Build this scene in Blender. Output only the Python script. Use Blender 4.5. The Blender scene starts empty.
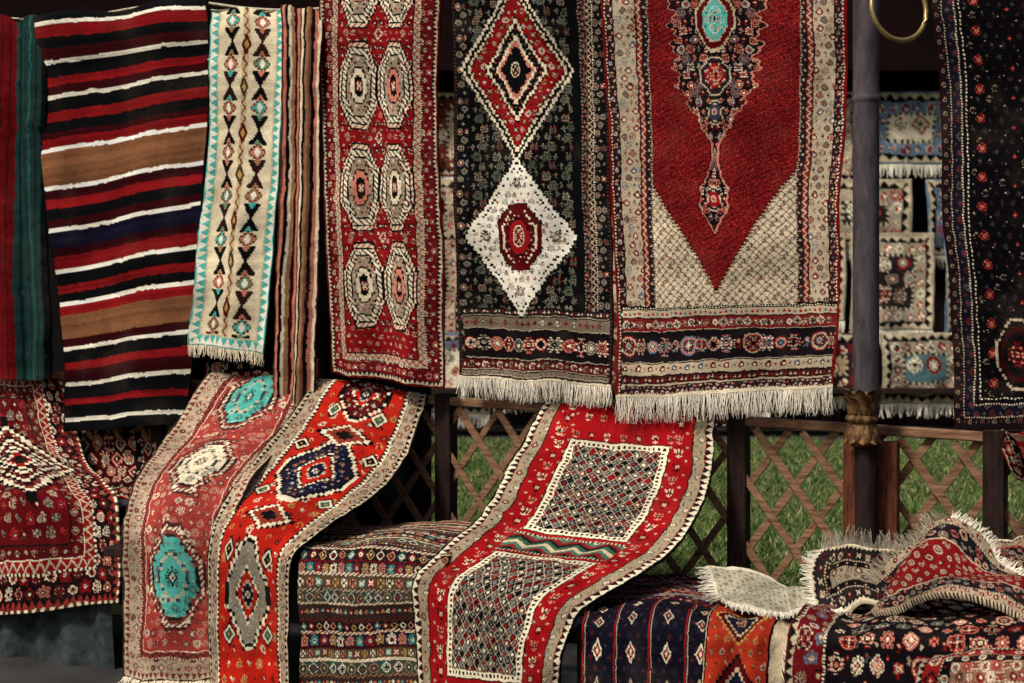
import bpy, math, random
import numpy as np
random.seed(5)
F=1422.2; HC=1.6; K=.466
def dep(px,c): return c/(1+K*(px-512)/F)
def P(px,py,c):
    d=dep(px,c); return np.array([(px-512)/F*d, d, HC-(py-300)/F*d])
def S(r,g,b):
    v=np.array([r,g,b])/255.; return np.where(v<=.04045,v/12.92,((v+.055)/1.055)**2.4)
RED=S(146,20,24); DRED=S(84,10,15); ORED=S(180,34,22); BLK=S(12,12,14); NAVY=S(22,22,46); CRM=S(232,218,188)
TAN=S(158,118,84); TEAL=S(76,176,164); SAGE=S(124,128,108); PINK=S(200,122,102); BRN=S(80,50,36); BLUE=S(92,116,134)
WHT=S(243,236,216); GRN=S(56,92,72); GOLD=S(188,144,80); MAR=S(52,8,14); GRY=S(152,144,126); LIN=S(190,174,146)
scene=bpy.context.scene; col=scene.collection
def lf(h,w,cell,seed):
    r=np.random.RandomState(seed); gh=int(h/cell)+2; gw=int(w/cell)+2
    g=r.rand(gh,gw)*2-1
    y=np.arange(h)/cell; x=np.arange(w)/cell
    yi=y.astype(int); xi=x.astype(int); fy=(y-yi)[:,None]; fx=(x-xi)[None,:]
    fy=fy*fy*(3-2*fy); fx=fx*fx*(3-2*fx)
    a=g[yi][:,xi]; b=g[yi][:,xi+1]; c=g[yi+1][:,xi]; d=g[yi+1][:,xi+1]
    return (a*(1-fx)+b*fx)*(1-fy)+(c*(1-fx)+d*fx)*fy
def mir(rows):
    q=np.array([[0 if ch=='.' else int(ch) for ch in r] for r in rows])
    t=np.concatenate([q[:,:0:-1],q],1); return np.concatenate([t[:0:-1],t],0)
def asc(rows): return np.array([[int(ch) if ch!='.' else 0 for ch in r] for r in rows])
ROS=mir(["33112","31122","1121.","1211.","22..."])
STAR=mir(["32111.","22211.","1122..","112.1.","11....","......"])
HOOK=mir(["332.111","32.11.1","2.11...",".11.11.","11.1.1.","1..11..","11....."])
CRS=mir(["211","11.","1.."])
DOT=mir(["11","1."])
LOZ=mir(["3322.11","322.11.","22.11..","2.11...",".11....","11.....","1......"])
FLO=mir(["322..1","2211.1","21.11.",".1121.","..1...","11...."])
CARN=asc(["1..1..1",".1.1.1.","1.222.1",".12321.","..222..","...1...",".1.1.1.","..111..","...1..."])
SHK=asc([".1111..","1....1.","1.22.1.","..2..1.",".1..2..",".1.22.1",".1....1","..1111."])
LEAF=asc(["..11...",".1221..","12321..",".1221.1","..11.1.","....1..","..11...",".1.1...","1..1..."])
BIRD=asc(["11......","121...11",".1111121",".122221.","..1221..","...11...","..1..1.."])
SCR=mir([".11.22.1","1..1.2.1","1.21..1.",".11.21..","2..1.2..",".22.1...","....1...","11.1...."])
def rm(n,seed,round_=False):
    r=np.random.RandomState(seed); q=r.rand(n,n); q=(q+q.T)/2
    v=np.digitize(q,[.33,.52,.7])
    i,j=np.mgrid[0:n,0:n]; e=(i*i+j*j)**.5 if round_ else (i+j)*1.0
    lim=n-.4 if round_ else n+.5
    v[e>=lim-1.3]=1; v[(e<lim-1.3)&(e>=lim-2.3)]=2; v[e>=lim]=0; v[0:2,0:2]=3
    t=np.concatenate([v[:,:0:-1],v],1); return np.concatenate([t[:0:-1],t],0)
def rq(n,seed):
    r=np.random.RandomState(seed);q=r.rand(n,n);v=np.digitize(q,[.42,.62,.82]);i,j=np.mgrid[0:n,0:n];v[(i+j)>n*1.35]=0
    t=np.concatenate([v[:,:0:-1],v],1); return np.concatenate([t[:0:-1],t],0)
R1=rm(6,1,True);R2=rm(6,5,True);R3=rm(5,9,True);R4=rm(7,12);R5=rm(8,20);R6=rm(9,31,True)
Q1=rq(6,2);Q2=rq(7,3);Q3=rq(5,7);Q4=rq(8,11)
class Cv:
    def __init__(s,w,h,bg):
        s.w=int(w);s.h=int(h);s.a=np.empty((s.h,s.w,3));s.a[:]=bg;s.Y,s.X=np.mgrid[0:s.h,0:s.w]
    def full(s): return (0,0,s.w,s.h)
    def rm(s,b): return (s.X>=b[0])&(s.X<b[2])&(s.Y>=b[1])&(s.Y<b[3])
    def rect(s,x0,y0,x1,y1,c): s.a[s.rm((x0,y0,x1,y1))]=c
    def dm(s,cx,cy,rx,ry,st=3): return np.floor(abs(s.X-cx)/st)*st/rx+np.floor(abs(s.Y-cy)/st)*st/ry<1
    def dia(s,cx,cy,rx,ry,c,st=3): s.a[s.dm(cx,cy,rx,ry,st)]=c
    def om(s,cx,cy,rx,ry,k=1.4,st=2):
        u=np.floor(abs(s.X-cx)/st)*st/rx; v=np.floor(abs(s.Y-cy)/st)*st/ry
        return (u<1)&(v<1)&(u+v<k)
    def oct(s,cx,cy,rx,ry,c,k=1.4,st=2): s.a[s.om(cx,cy,rx,ry,k,st)]=c
    def st(s,m,cx,cy,cs,sc=1,mask=None,vs=None):
        vs=vs or sc
        if sc!=1 or vs!=1:
            H=max(1,int(m.shape[0]*vs));W=max(1,int(m.shape[1]*sc))
            m=m[(np.arange(H)/vs).astype(int).clip(0,m.shape[0]-1)][:,(np.arange(W)/sc).astype(int).clip(0,m.shape[1]-1)]
        h,w=m.shape;y0=int(round(cy-h/2));x0=int(round(cx-w/2))
        ya=max(0,y0);xa=max(0,x0);yb=min(s.h,y0+h);xb=min(s.w,x0+w)
        if ya>=yb or xa>=xb:return
        mm=m[ya-y0:yb-y0,xa-x0:xb-x0];sub=s.a[ya:yb,xa:xb]
        for k,cc in enumerate(cs):
            q=mm==k+1
            if mask is not None:q=q&mask[ya:yb,xa:xb]
            sub[q]=cc
    def fill(s,ms,b,dx,dy,css,mask=None,sc=1,vs=None,jit=0):
        r=0;y=b[1]+dy/2;rr=random.Random(int(dx*7+dy))
        while y<b[3]:
            x=b[0]+dx/2+(dx/2 if r%2 else 0)
            k=0
            while x<b[2]:
                s.st(ms[(k+r)%len(ms)],x+rr.uniform(-jit,jit),y+rr.uniform(-jit,jit),css[(k+2*r+(k*r)//3)%len(css)],sc,mask,vs);x+=dx;k+=1
            y+=dy;r+=1
    def dist(s,b):
        dx=np.minimum(s.X-b[0],b[2]-1-s.X);dy=np.minimum(s.Y-b[1],b[3]-1-s.Y)
        return np.minimum(dx,dy),np.where(dx<dy,s.Y,s.X)
    def ring(s,b,t,c,c2=None,per=3):
        d,al=s.dist(b);m=(d>=0)&(d<t);s.a[m]=c
        if c2 is not None:s.a[m&((al//per)%2==0)]=c2
        return (b[0]+t,b[1]+t,b[2]-t,b[3]-t)
    def zig(s,b,t,c,c2,per=8):
        d,al=s.dist(b);m=(d>=0)&(d<t);s.a[m]=c
        s.a[m&(abs((al/per)%1-.5)*2>d/t)]=c2
        return (b[0]+t,b[1]+t,b[2]-t,b[3]-t)
    def wav(s,b,t,c,c2,per=12,th=1.3):
        d,al=s.dist(b);m=(d>=0)&(d<t);s.a[m]=c
        tri=(abs((al/per)%1-.5)*2)*(t-3)+1;s.a[m&(abs(d-tri)<th)]=c2
        return (b[0]+t,b[1]+t,b[2]-t,b[3]-t)
    def dense(s,b,t,bg,ms,dx,dy,css,sc=1):
        d,al=s.dist(b);m=(d>=0)&(d<t);s.a[m]=bg;s.fill(ms,b,dx,dy,css,m,sc)
        return (b[0]+t,b[1]+t,b[2]-t,b[3]-t)
    def band(s,b,t,bg,ms,sp,css,sc=1):
        d,al=s.dist(b);s.a[(d>=0)&(d<t)]=bg
        pts=[];x0,y0,x1,y1=b;h=t/2
        nx=max(1,round((x1-x0-t)/sp));ny=max(1,round((y1-y0-t)/sp))
        for i in range(nx+1):
            x=x0+h+(x1-x0-t)*i/nx;pts+=[(x,y0+h),(x,y1-h)]
        for i in range(1,ny):
            y=y0+h+(y1-y0-t)*i/ny;pts+=[(x0+h,y),(x1-h,y)]
        for k,(x,y) in enumerate(pts):
            s.st(ms[(k//2)%len(ms)],x,y,css[(k//2)%len(css)],sc)
        return (b[0]+t,b[1]+t,b[2]-t,b[3]-t)
    def lattice(s,b,p,cols,line,lw=1,core=None,asp=1.):
        m=s.rm(b);u=(s.X-b[0])+(s.Y-b[1])*asp;v=(s.X-b[0])-(s.Y-b[1])*asp
        i=np.floor(u/p).astype(int);j=np.floor(v/p).astype(int);h=(i*3+j*5+(i*j)%3)%len(cols)
        fu=u-i*p;fv=v-j*p
        for k,cc in enumerate(cols):s.a[m&(h==k)]=cc
        if core is not None:
            mm=m&(abs(fu-p/2)<p*.2)&(abs(fv-p/2)<p*.2);hh=(i*2+j)%len(core)
            for k,cc in enumerate(core):s.a[mm&(hh==k)]=cc
        s.a[m&((fu<lw)|(fv<lw))]=line
    def done(s,seed=0,warp=1.3,salt=.16,fade=.12,streak=.1):
        wy=(s.Y+lf(s.h,s.w,14,seed)*warp+lf(s.h,s.w,4,seed+50)*warp*.45).round().astype(int).clip(0,s.h-1)
        wx=(s.X+lf(s.h,s.w,16,seed+1)*warp+lf(s.h,s.w,4,seed+51)*warp*.45).round().astype(int).clip(0,s.w-1)
        a=s.a[wy,wx];r=np.random.RandomState(seed)
        salt*=1.45
        k=1+salt*(r.rand(s.h,s.w)*2-1)+fade*1.2*lf(s.h,s.w,35,seed+2)+streak*lf(s.h,4,5,seed+3)[:,:1]+streak*.8*np.repeat(r.rand(s.h,s.w//6+1)*2-1,6,1)[:,:s.w]
        a=a*k[...,None]
        w=(lf(s.h,s.w,30,seed+4).clip(0,1)**1.5)*.05*r.rand(s.h,s.w)
        s.a=(a+w[...,None]*S(190,170,140)).clip(0.001,.92);return s
def mat_base(name):
    m=bpy.data.materials.new(name);m.use_nodes=True;nt=m.node_tree
    return m,nt,nt.nodes["Principled BSDF"]
def textile(name,bump=.5,scale=260):
    m,nt,b=mat_base(name)
    at=nt.nodes.new("ShaderNodeAttribute");at.attribute_name="Col"
    tc=nt.nodes.new("ShaderNodeTexCoord");n=nt.nodes.new("ShaderNodeTexNoise");n.inputs["Scale"].default_value=scale;n.inputs["Detail"].default_value=3
    nt.links.new(tc.outputs["Object"],n.inputs["Vector"])
    n2=nt.nodes.new("ShaderNodeTexNoise");n2.inputs["Scale"].default_value=6;n2.inputs["Detail"].default_value=8
    nt.links.new(tc.outputs["Object"],n2.inputs["Vector"])
    mr=nt.nodes.new("ShaderNodeMapRange");mr.inputs[1].default_value=.3;mr.inputs[2].default_value=.7;mr.inputs[3].default_value=.72;mr.inputs[4].default_value=1.16
    nt.links.new(n2.outputs["Fac"],mr.inputs[0])
    mx=nt.nodes.new("ShaderNodeVectorMath");mx.operation='SCALE'
    nt.links.new(at.outputs["Color"],mx.inputs[0]);nt.links.new(mr.outputs[0],mx.inputs["Scale"])
    nt.links.new(mx.outputs[0],b.inputs["Base Color"])
    b.inputs["Roughness"].default_value=.97;b.inputs["Specular IOR Level"].default_value=.04
    bp=nt.nodes.new("ShaderNodeBump");bp.inputs["Strength"].default_value=bump;bp.inputs["Distance"].default_value=.005
    nt.links.new(n.outputs["Fac"],bp.inputs["Height"]);nt.links.new(bp.outputs[0],b.inputs["Normal"])
    return m
def noisy(name,c1,c2,scale=8,rough=.8,metal=0,bump=.3,stretch=(1,1,1),spec=.3):
    m,nt,b=mat_base(name)
    tc=nt.nodes.new("ShaderNodeTexCoord");mp=nt.nodes.new("ShaderNodeMapping");mp.inputs["Scale"].default_value=stretch
    n=nt.nodes.new("ShaderNodeTexNoise");n.inputs["Scale"].default_value=scale;n.inputs["Detail"].default_value=8;n.inputs["Roughness"].default_value=.65
    nt.links.new(tc.outputs["Object"],mp.inputs[0]);nt.links.new(mp.outputs[0],n.inputs["Vector"])
    cr=nt.nodes.new("ShaderNodeValToRGB");cr.color_ramp.elements[0].position=.3;cr.color_ramp.elements[1].position=.7
    cr.color_ramp.elements[0].color=(*c1,1);cr.color_ramp.elements[1].color=(*c2,1)
    nt.links.new(n.outputs["Fac"],cr.inputs[0]);nt.links.new(cr.outputs[0],b.inputs["Base Color"])
    b.inputs["Roughness"].default_value=rough;b.inputs["Metallic"].default_value=metal;b.inputs["Specular IOR Level"].default_value=spec
    bp=nt.nodes.new("ShaderNodeBump");bp.inputs["Strength"].default_value=bump;bp.inputs["Distance"].default_value=.01
    nt.links.new(n.outputs["Fac"],bp.inputs["Height"]);nt.links.new(bp.outputs[0],b.inputs["Normal"])
    return m
PILE=textile("wool_pile",.8,260);FRM=textile("fringe_yarn",.3,500)
GRM=textile("grass_blade",.0,50)
WOOD=noisy("weathered_brown_wood",S(78,54,42),S(160,122,92),11,.8,0,.6,(1,1,6),.15)
WOODR=noisy("reddish_post_wood",S(40,16,11),S(120,64,44),12,.65,0,.4,(7,7,.8),.2)
WOODD=noisy("dark_post_wood",S(18,13,13),S(54,36,32),10,.75,0,.4,(6,6,1),.15)
IRON=noisy("grey_painted_pipe",S(44,40,44),S(88,80,84),16,.7,0,.35,(2,2,.6),.15)
BRONZE=noisy("tarnished_bronze",S(50,36,24),S(140,104,66),30,.5,.45,.8)
BRASS=noisy("brass",S(150,126,80),S(196,170,112),20,.35,.7,.1)
ROPE=noisy("pale_rope",S(150,140,118),S(215,205,180),80,.9,0,.6)
BACKDROP=noisy("dark_backdrop_sheet",S(8,8,9),S(20,18,20),4,.85,0,.4,(1,1,1),.1)  # near-black colour for the added sheet behind the left carpets
CLOTH=noisy("grey_cover_cloth",S(22,28,31),S(74,82,84),12,.9,0,1,(1,1,1),.1)
GRD=noisy("dark_paving",S(36,36,36),S(66,64,60),3,.9,0,.6)
SOIL=noisy("lawn_soil",S(62,78,38),S(104,116,66),4,.95,0,.6)
STALLW=noisy("dark_stall_boards",S(20,15,16),S(50,38,36),3,.9,0,.4,(4,1,.6),.1)
AWN=noisy("dark_red_awning",S(14,9,10),S(30,14,15),2,.95,0,.3,(1,1,1),.05)
def link(o,parent=None,**kw):
    col.objects.link(o)
    if parent:o.parent=parent
    for k,v in kw.items():o[k]=v
    return o
def meshquads(name,V,Q,C=None,mat=None,smooth=True):
    me=bpy.data.meshes.new(name);n=len(V);m=len(Q);k=Q.shape[1]
    me.vertices.add(n);me.vertices.foreach_set("co",V.astype(np.float32).ravel())
    me.loops.add(m*k);me.loops.foreach_set("vertex_index",Q.astype(np.int32).ravel())
    me.polygons.add(m);me.polygons.foreach_set("loop_start",(np.arange(m)*k).astype(np.int32))
    if smooth:me.polygons.foreach_set("use_smooth",np.ones(m,bool))
    me.update(calc_edges=True)
    if C is not None:
        at=me.color_attributes.new("Col",'FLOAT_COLOR','POINT')
        at.data.foreach_set("color",np.concatenate([C,np.ones((n,1))],1).astype(np.float32).ravel())
    if mat:me.materials.append(mat)
    return bpy.data.objects.new(name,me)
def curve(pts,t):
    pts=np.array(pts);n=len(pts)
    if n==2:return pts[0]*(1-t)[:,None]+pts[1]*t[:,None]
    k=np.linspace(0,1,n);h=1/(n-1);tg=np.empty_like(pts)
    seg=np.linalg.norm(pts[1:]-pts[:-1],axis=1)+1e-6
    s=(pts[1:]-pts[:-1])/seg[:,None]
    tg[0]=s[0];tg[-1]=s[-1]
    for i in range(1,n-1):tg[i]=(s[i-1]*seg[i]+s[i]*seg[i-1])/(seg[i-1]+seg[i])
    i=np.minimum((t/h).astype(int),n-2);f=(t-k[i])/h
    f=f[:,None];L=seg[i][:,None]
    return (2*f**3-3*f*f+1)*pts[i]+(f**3-2*f*f+f)*L*tg[i]+(-2*f**3+3*f*f)*pts[i+1]+(f**3-f*f)*L*tg[i+1]
def fringe(parent,edge,tip,length,n,colr=CRM,seed=0,spread=.25):
    r=np.random.RandomState(seed);m=len(edge);V=[];Q=[];C=[]
    s=np.concatenate([[0],np.cumsum(np.linalg.norm(edge[1:]-edge[:-1],axis=1))]);tot=s[-1]
    tip=np.array(tip,float);tip/=np.linalg.norm(tip)
    n=int(n*1.35)
    clump=np.interp(np.arange(n),np.arange(0,n+6,6),r.randn(len(np.arange(0,n+6,6))))
    for i in range(n):
        q=(i+.5+r.rand()*.6-.3)/n*tot
        p=np.array([np.interp(q,s,edge[:,j]) for j in range(3)])
        a=np.array([np.interp(min(q+.01,tot),s,edge[:,j])-np.interp(max(q-.01,0),s,edge[:,j]) for j in range(3)]);a/=np.linalg.norm(a)+1e-9
        dr=tip+a*(clump[i]*.12+r.randn()*spread*.4);dr=dr/np.linalg.norm(dr)
        nrm=np.cross(a,tip);nrm/=np.linalg.norm(nrm)+1e-9
        ln=length*(.7+.4*r.rand());w=tot/n*(.5+.3*r.rand());b=a*r.randn()*.1*length;nb=nrm*r.randn()*.12*length
        k0=len(V);cc=colr*(.7+.38*r.rand())
        o=nrm*(r.rand()-.5)*.008
        for j in range(5):
            f=j/4;c=p+o+dr*ln*f+(b+nb)*f*f+a*math.sin(f*5+i)*.002
            ww=w*(1-.6*f)*(1.15 if j==1 else 1)
            V+=[c-a*ww,c+a*ww];C+=[cc*(1-.1*f)]*2
            if j:Q.append([k0+2*j-2,k0+2*j-1,k0+2*j+1,k0+2*j])
    ob=meshquads("fringe",np.array(V),np.array(Q),np.clip(np.array(C),0,.95),FRM,False)
    link(ob,parent)
    return ob
def rug(cv,L,R,label,name="hanging_carpet",cat="carpet",group=None,wave=(.012,2.2,0,.0),seed=0,world=False,wob=.007,thick=.009):
    if not world:
        L=[P(*p) for p in L];R=[P(*p) for p in R]
    td=np.linspace(0,1,500);l=curve(L,td);r=curve(R,td);mid=(l+r)/2
    s=np.concatenate([[0],np.cumsum(np.linalg.norm(mid[1:]-mid[:-1],axis=1))]);s/=s[-1]
    h,w=cv.h,cv.w;tt=np.interp(np.linspace(0,1,h),s,td);l=curve(L,tt);r=curve(R,tt)
    u=np.linspace(0,1,w)[None,:,None];v=np.linspace(0,1,h)[:,None]
    G=l[:,None]*(1-u)+r[:,None]*u
    du=np.gradient(G,axis=1);dv=np.gradient(G,axis=0);N=np.cross(du,dv);N/=np.linalg.norm(N,axis=2,keepdims=True)+1e-12
    cen=G.mean((0,1));
    if (N.mean((0,1))*(np.array([0,0,HC+.3])-cen)).sum()<0:N=-N
    a,fr,ph,sk=wave;uu=u[...,0]
    rs=np.random.RandomState(seed+77)
    D=a*np.sin(2*np.pi*(uu*fr+ph+sk*v)+1.5*lf(h,w,max(h,w)/2.5,seed+5))*(.35+.65*v)
    D=D+a*.9*lf(h,w,max(h,w)/3.2,seed+6)+.0055*lf(h,w,w/6+2,seed+8)+.0022*lf(h,w,w/16+2,seed+18)
    D=D+(rs.rand(h,w)-.5)*.0013
    G=G+N*D[...,None]
    wl=lf(h,1,h/7,seed+9)*wob;wr=lf(h,1,h/7,seed+10)*wob
    ud=(r-l);ud/=np.linalg.norm(ud,axis=1,keepdims=True)+1e-9
    G=G+ud[:,None]*((1-u)*wl[:,:,None]+u*wr[:,:,None])
    bt=lf(1,w,w/5,seed+12)[0]*wob
    vd=dv/(np.linalg.norm(dv,axis=2,keepdims=True)+1e-9)
    G=G+vd*(v[...,None]**3)*bt[None,:,None]
    V=G.reshape(-1,3);C=cv.a.reshape(-1,3)
    idx=np.arange(h*w).reshape(h,w)
    Q=np.stack([idx[:-1,:-1],idx[1:,:-1],idx[1:,1:],idx[:-1,1:]],-1).reshape(-1,4)
    per=np.concatenate([idx[0,:],idx[1:,-1],idx[-1,-2::-1],idx[-2:0:-1,0]])
    Nf=N.reshape(-1,3);base=len(V);V2=V[per]-Nf[per]*thick
    k=len(per);i=np.arange(k);j=(i+1)%k
    Q2=np.stack([per[i],per[j],base+j,base+i],-1)
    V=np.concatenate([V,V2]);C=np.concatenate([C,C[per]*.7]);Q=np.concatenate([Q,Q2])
    o=meshquads(name,V,Q,C,PILE)
    kw=dict(label=label,category=cat)
    if group:kw["group"]=group
    link(o,None,**kw)
    return o,{"bot":G[-1],"top":G[0],"l":G[:,0],"r":G[:,-1]}
GH="carpets hung from the line";GD="carpets draped over the fence and benches";GB="carpets displayed on the far stall"
CH=5.80;CF=5.956
def over(pts,c,back=55):
    x,y=pts[0][0],pts[0][1]
    return [(x,y+back,c+.055),(x,y+3,c+.035),(x,y,c+.012),(x,y+5,c)]+[(p[0],p[1],p[2] if len(p)>2 else c) for p in pts[1:]]
def generic(w,h,seed,bg,bord,cs,sc=1,edge=RED,nb=3):
    c=Cv(w,h,bg);b=c.full();b=c.ring(b,2,edge);ms=[ROS,STAR,HOOK,R1,R2,R3,LOZ,FLO,Q1,Q3]
    r=random.Random(seed)
    b=c.zig(b,max(4,int(w*.03)),BLK,LIN,7)
    b=c.ring(b,1,BLK)
    t=max(8,int(w*.1));b=c.band(b,t,bord,[r.choice(ms),r.choice(ms)],t*1.05,[cs[i:]+cs[:i] for i in range(3)],t/13.)
    b=c.ring(b,2,LIN,BLK,2)
    if nb>2:
        t=max(6,int(w*.05));b=c.band(b,t,cs[1],[R3,DOT],t*1.1,[cs,cs[::-1]],t/11.);b=c.ring(b,1,BLK)
    m=c.rm(b)
    c.fill([r.choice(ms),r.choice(ms),Q2],b,14*sc,12*sc,[cs,cs[::-1],cs[1:]+cs[:1]],m,sc)
    return c,b
# =============== H0
c=Cv(60,420,S(98,12,17));c.rect(33,0,56,420,S(26,58,56));c.rect(36,0,38,420,S(14,30,32));c.rect(47,0,48,420,S(54,98,92));c.rect(56,0,60,420,BLK);c.rect(0,0,6,420,DRED)
for x in (14,22,28,42,52):c.rect(x,0,x+1,420,S(40,14,18))
rug(c.done(1,.6,.1),over([(-22,14),(-22,200),(-24,378)],CH),over([(45,16),(47,200),(50,380)],CH),"dark red and teal striped cloth hanging from the rope",cat="cloth",group=GH,seed=1,wave=(.024,2.3,.3,0))
# =============== H1
H=560;W=220;c=Cv(W,H,BLK)
bands=[(-60,'k'),(30,'w'),(34,'r'),(46,'k'),(56,'m'),(66,'w'),(70,'k'),(82,'r'),(90,'m'),(98,'w'),(102,'k'),(114,'r'),(124,'k'),(134,'m'),(140,'r'),(149,'w'),(153,'t'),(186,'w'),(190,'m'),(199,'r'),(208,'k'),(218,'m'),(226,'w'),(230,'n'),(246,'m'),(254,'r'),(266,'w'),(270,'k'),(282,'r'),(290,'k'),(299,'w'),(303,'r'),(312,'t'),(336,'m'),(344,'w'),(348,'k'),(360,'r'),(368,'m'),(381,'w'),(385,'k'),(398,'r'),(404,'k'),(417,'w'),(421,'k')]
cm=dict(k=BLK,r=S(122,18,22),w=WHT,m=MAR,t=S(124,82,54),n=S(20,18,38))
Yw=c.Y+lf(H,W,55,3)*2.+lf(H,W,9,4)*.45
for i,(y,k) in enumerate(bands):
    c.a[(Yw>=(y+40)*H/472.)]=cm[k]
c.a*= (1+.28*lf(H,4,4,8)[:,:1,None]+.14*lf(H,4,13,9)[:,:1,None])
c.ring(c.full(),2,BLK)
rug(c.done(2,.6,.12,.16,.14),over([(36,20),(40,110),(50,230),(58,340),(62,432)],CH,60),over([(208,0),(206,80),(197,200),(190,320),(184,424)],CH,60),"black, red and white striped flatweave hanging from the rope",group=GH,seed=2,wave=(.034,1.3,.1,.35))
# =============== H2
W,H=120,520;c=Cv(W,H,S(222,208,176));b=c.full();b=c.ring(b,2,TEAL);b=c.zig(b,12,TEAL,WHT,11);b=c.ring(b,2,S(196,176,140));m=c.rm(b)
step=56;fills=[PINK,S(104,132,104),TAN,TEAL,S(176,112,88)]
x=W*.5;c.a[m&(abs(c.X-x)<5)]=S(198,176,136);c.a[m&(abs(c.X-x-2.6*(abs((c.Y/14.)%1-.5)*4-1))<1.2)]=S(110,40,34)
for ci,x in enumerate((W*.31,W*.69)):
    for j in range(12):
        y=14+j*step;yy=abs(c.Y-y);xx=abs(np.floor((c.X-x)/2)*2+1)
        st_=np.floor(yy/3)*3
        # filled black hourglass
        q=m&(yy<19)&(xx<2.5+st_*.62)&(xx<12.5);c.a[q]=BLK if (j+ci)%3 else S(44,22,22)
        q=m&(yy<19)&(yy>11)&(xx<st_*.62-4.5);c.a[q]=fills[(j+ci*2)%5]
        y2=y+step/2;yy=abs(c.Y-y2);st_=np.floor(yy/3)*3
        f_=fills[(j*2+1+ci)%5]
        c.a[m&(xx/13+st_/10<1)]=S(120,60,46) if j%2 else BRN
        c.a[m&(xx/10+st_/7.5<1)]=f_;c.a[m&(xx/5+st_/4<1)]=WHT
x=W*.5
for j in range(10):
    y=14+j*step+(0 if j%2 else 4);q=(abs(c.X-x)*1.3+abs(c.Y-y)*.6);c.a[m&(q<9)]=S(60,54,34) if j%2 else DRED;c.a[m&(q<4)]=GOLD
o,e=rug(c.done(3,1,.12),over([(210,6),(206,120),(196,250),(188,344)],CH),over([(284,8),(280,120),(271,250),(262,354)],CH),"cream and turquoise flatweave with dark hourglass motifs, fringed",group=GH,seed=3,wave=(.02,1.5,.4,.2))
fringe(o,e["bot"],(0,-.05,-1),.055,80,CRM,3)
# =============== H3
W,H=60,440;c=Cv(W,H,TAN);seq=[BRN,PINK,BLK,CRM,TAN,MAR,PINK,BRN,CRM,BLK,TAN,S(130,80,60),BLK,PINK,CRM,MAR]
xs=np.linspace(0,W,len(seq)+1)
for i,k in enumerate(seq):c.rect(xs[i],0,xs[i+1],H,k*.85)
rug(c.done(4,.8,.14),over([(281,8),(282,130),(277,280),(272,412)],CH+.0),over([(322,10),(320,130),(316,280),(311,415)],CH+.0),"narrow pink, brown and black striped cloth hanging from the rope",cat="cloth",group=GH,seed=4,wave=(.018,1.8,.2,0))
# =============== H4
W,H=220,720;c=Cv(W,H,RED);b=c.full();b=c.ring(b,4,DRED);b=c.zig(b,6,BLK,LIN,7);b=c.ring(b,1,BLK)
b=c.dense(b,19,S(100,16,22),[R3,Q3,CRS,FLO],12,12,[[CRM,BLK,PINK],[BLK,CRM,SAGE],[PINK,NAVY,CRM],[BLK,PINK,RED]],.95);b=c.ring(b,2,BLK,CRM,2);b=c.wav(b,9,LIN,RED,10,1.4);b=c.ring(b,2,BLK)
c.rect(b[0],b[1],b[2],b[3],S(136,18,24));m=c.rm(b)
c.fill([CRS,FLO,Q3,BIRD],b,13,12,[[CRM,BLK,PINK],[BLK,CRM,PINK],[PINK,NAVY,CRM],[BLK,LIN,RED]],m,.85)
cx=[b[0]+(b[2]-b[0])*.26,b[0]+(b[2]-b[0])*.75]
for j,py in enumerate((-10,88,187,282)):
    y=(py+57)*H/432.
    for k,x in enumerate(cx):
        for i,(rx,ry,q) in enumerate(((34,72,BLK),(31,68,CRM),(28,63,BLK),(26,59,CRM),(20,50,BLK),(18,47,S(160,142,120)),(12,30,BLK),(10,27,CRM if (j+k)%2 else PINK),(6,16,BLK))):
            c.oct(x,y,rx,ry,q,1.32,3)
        mm=c.om(x,y,31,68,1.32,3)&~c.om(x,y,28,63,1.32,3);c.a[mm&((c.X+c.Y)//3%3==0)]=S(170,60,52)
        mm=c.om(x,y,26,59,1.32,3)&~c.om(x,y,20,50,1.32,3);c.a[mm&(((c.X-c.Y)//3)%3==0)]=S(60,40,44)
        mm=c.om(x,y,18,47,1.32,3)&~c.om(x,y,12,30,1.32,3);c.fill([CRS,DOT],(x-18,y-47,x+18,y+47),7,7,[[BLK,RED],[RED,BLK],[CRM,BLK]],mm,1)
        c.st(STAR,x,y,[RED,CRM,BLK],.9,None,1.8)
        for sx in (-1,1):
            for sy in (-1,1):c.st(HOOK,x+sx*27,y+sy*62,[BLK,CRM,PINK],.85,m)
for j,py in enumerate((38,138,235)):
    y=(py+57)*H/432.
    c.st(R4,sum(cx)/2,y,[BLK,CRM,RED],1.2,m,1.6)
    for q in (0.12,.88):c.st(LEAF,b[0]+(b[2]-b[0])*q,y,[LIN,BLK,PINK],1.4,m)
rug(c.done(5,1.5),over([(314,-35),(318,90),(321,250),(325,374)],CH,22),over([(441,-35),(438,90),(440,250),(441,389)],CH,22),"red carpet with two columns of cream octagons hanging from the rope",group=GH,seed=5,wave=(.028,2.1,.6,.2))
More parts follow.
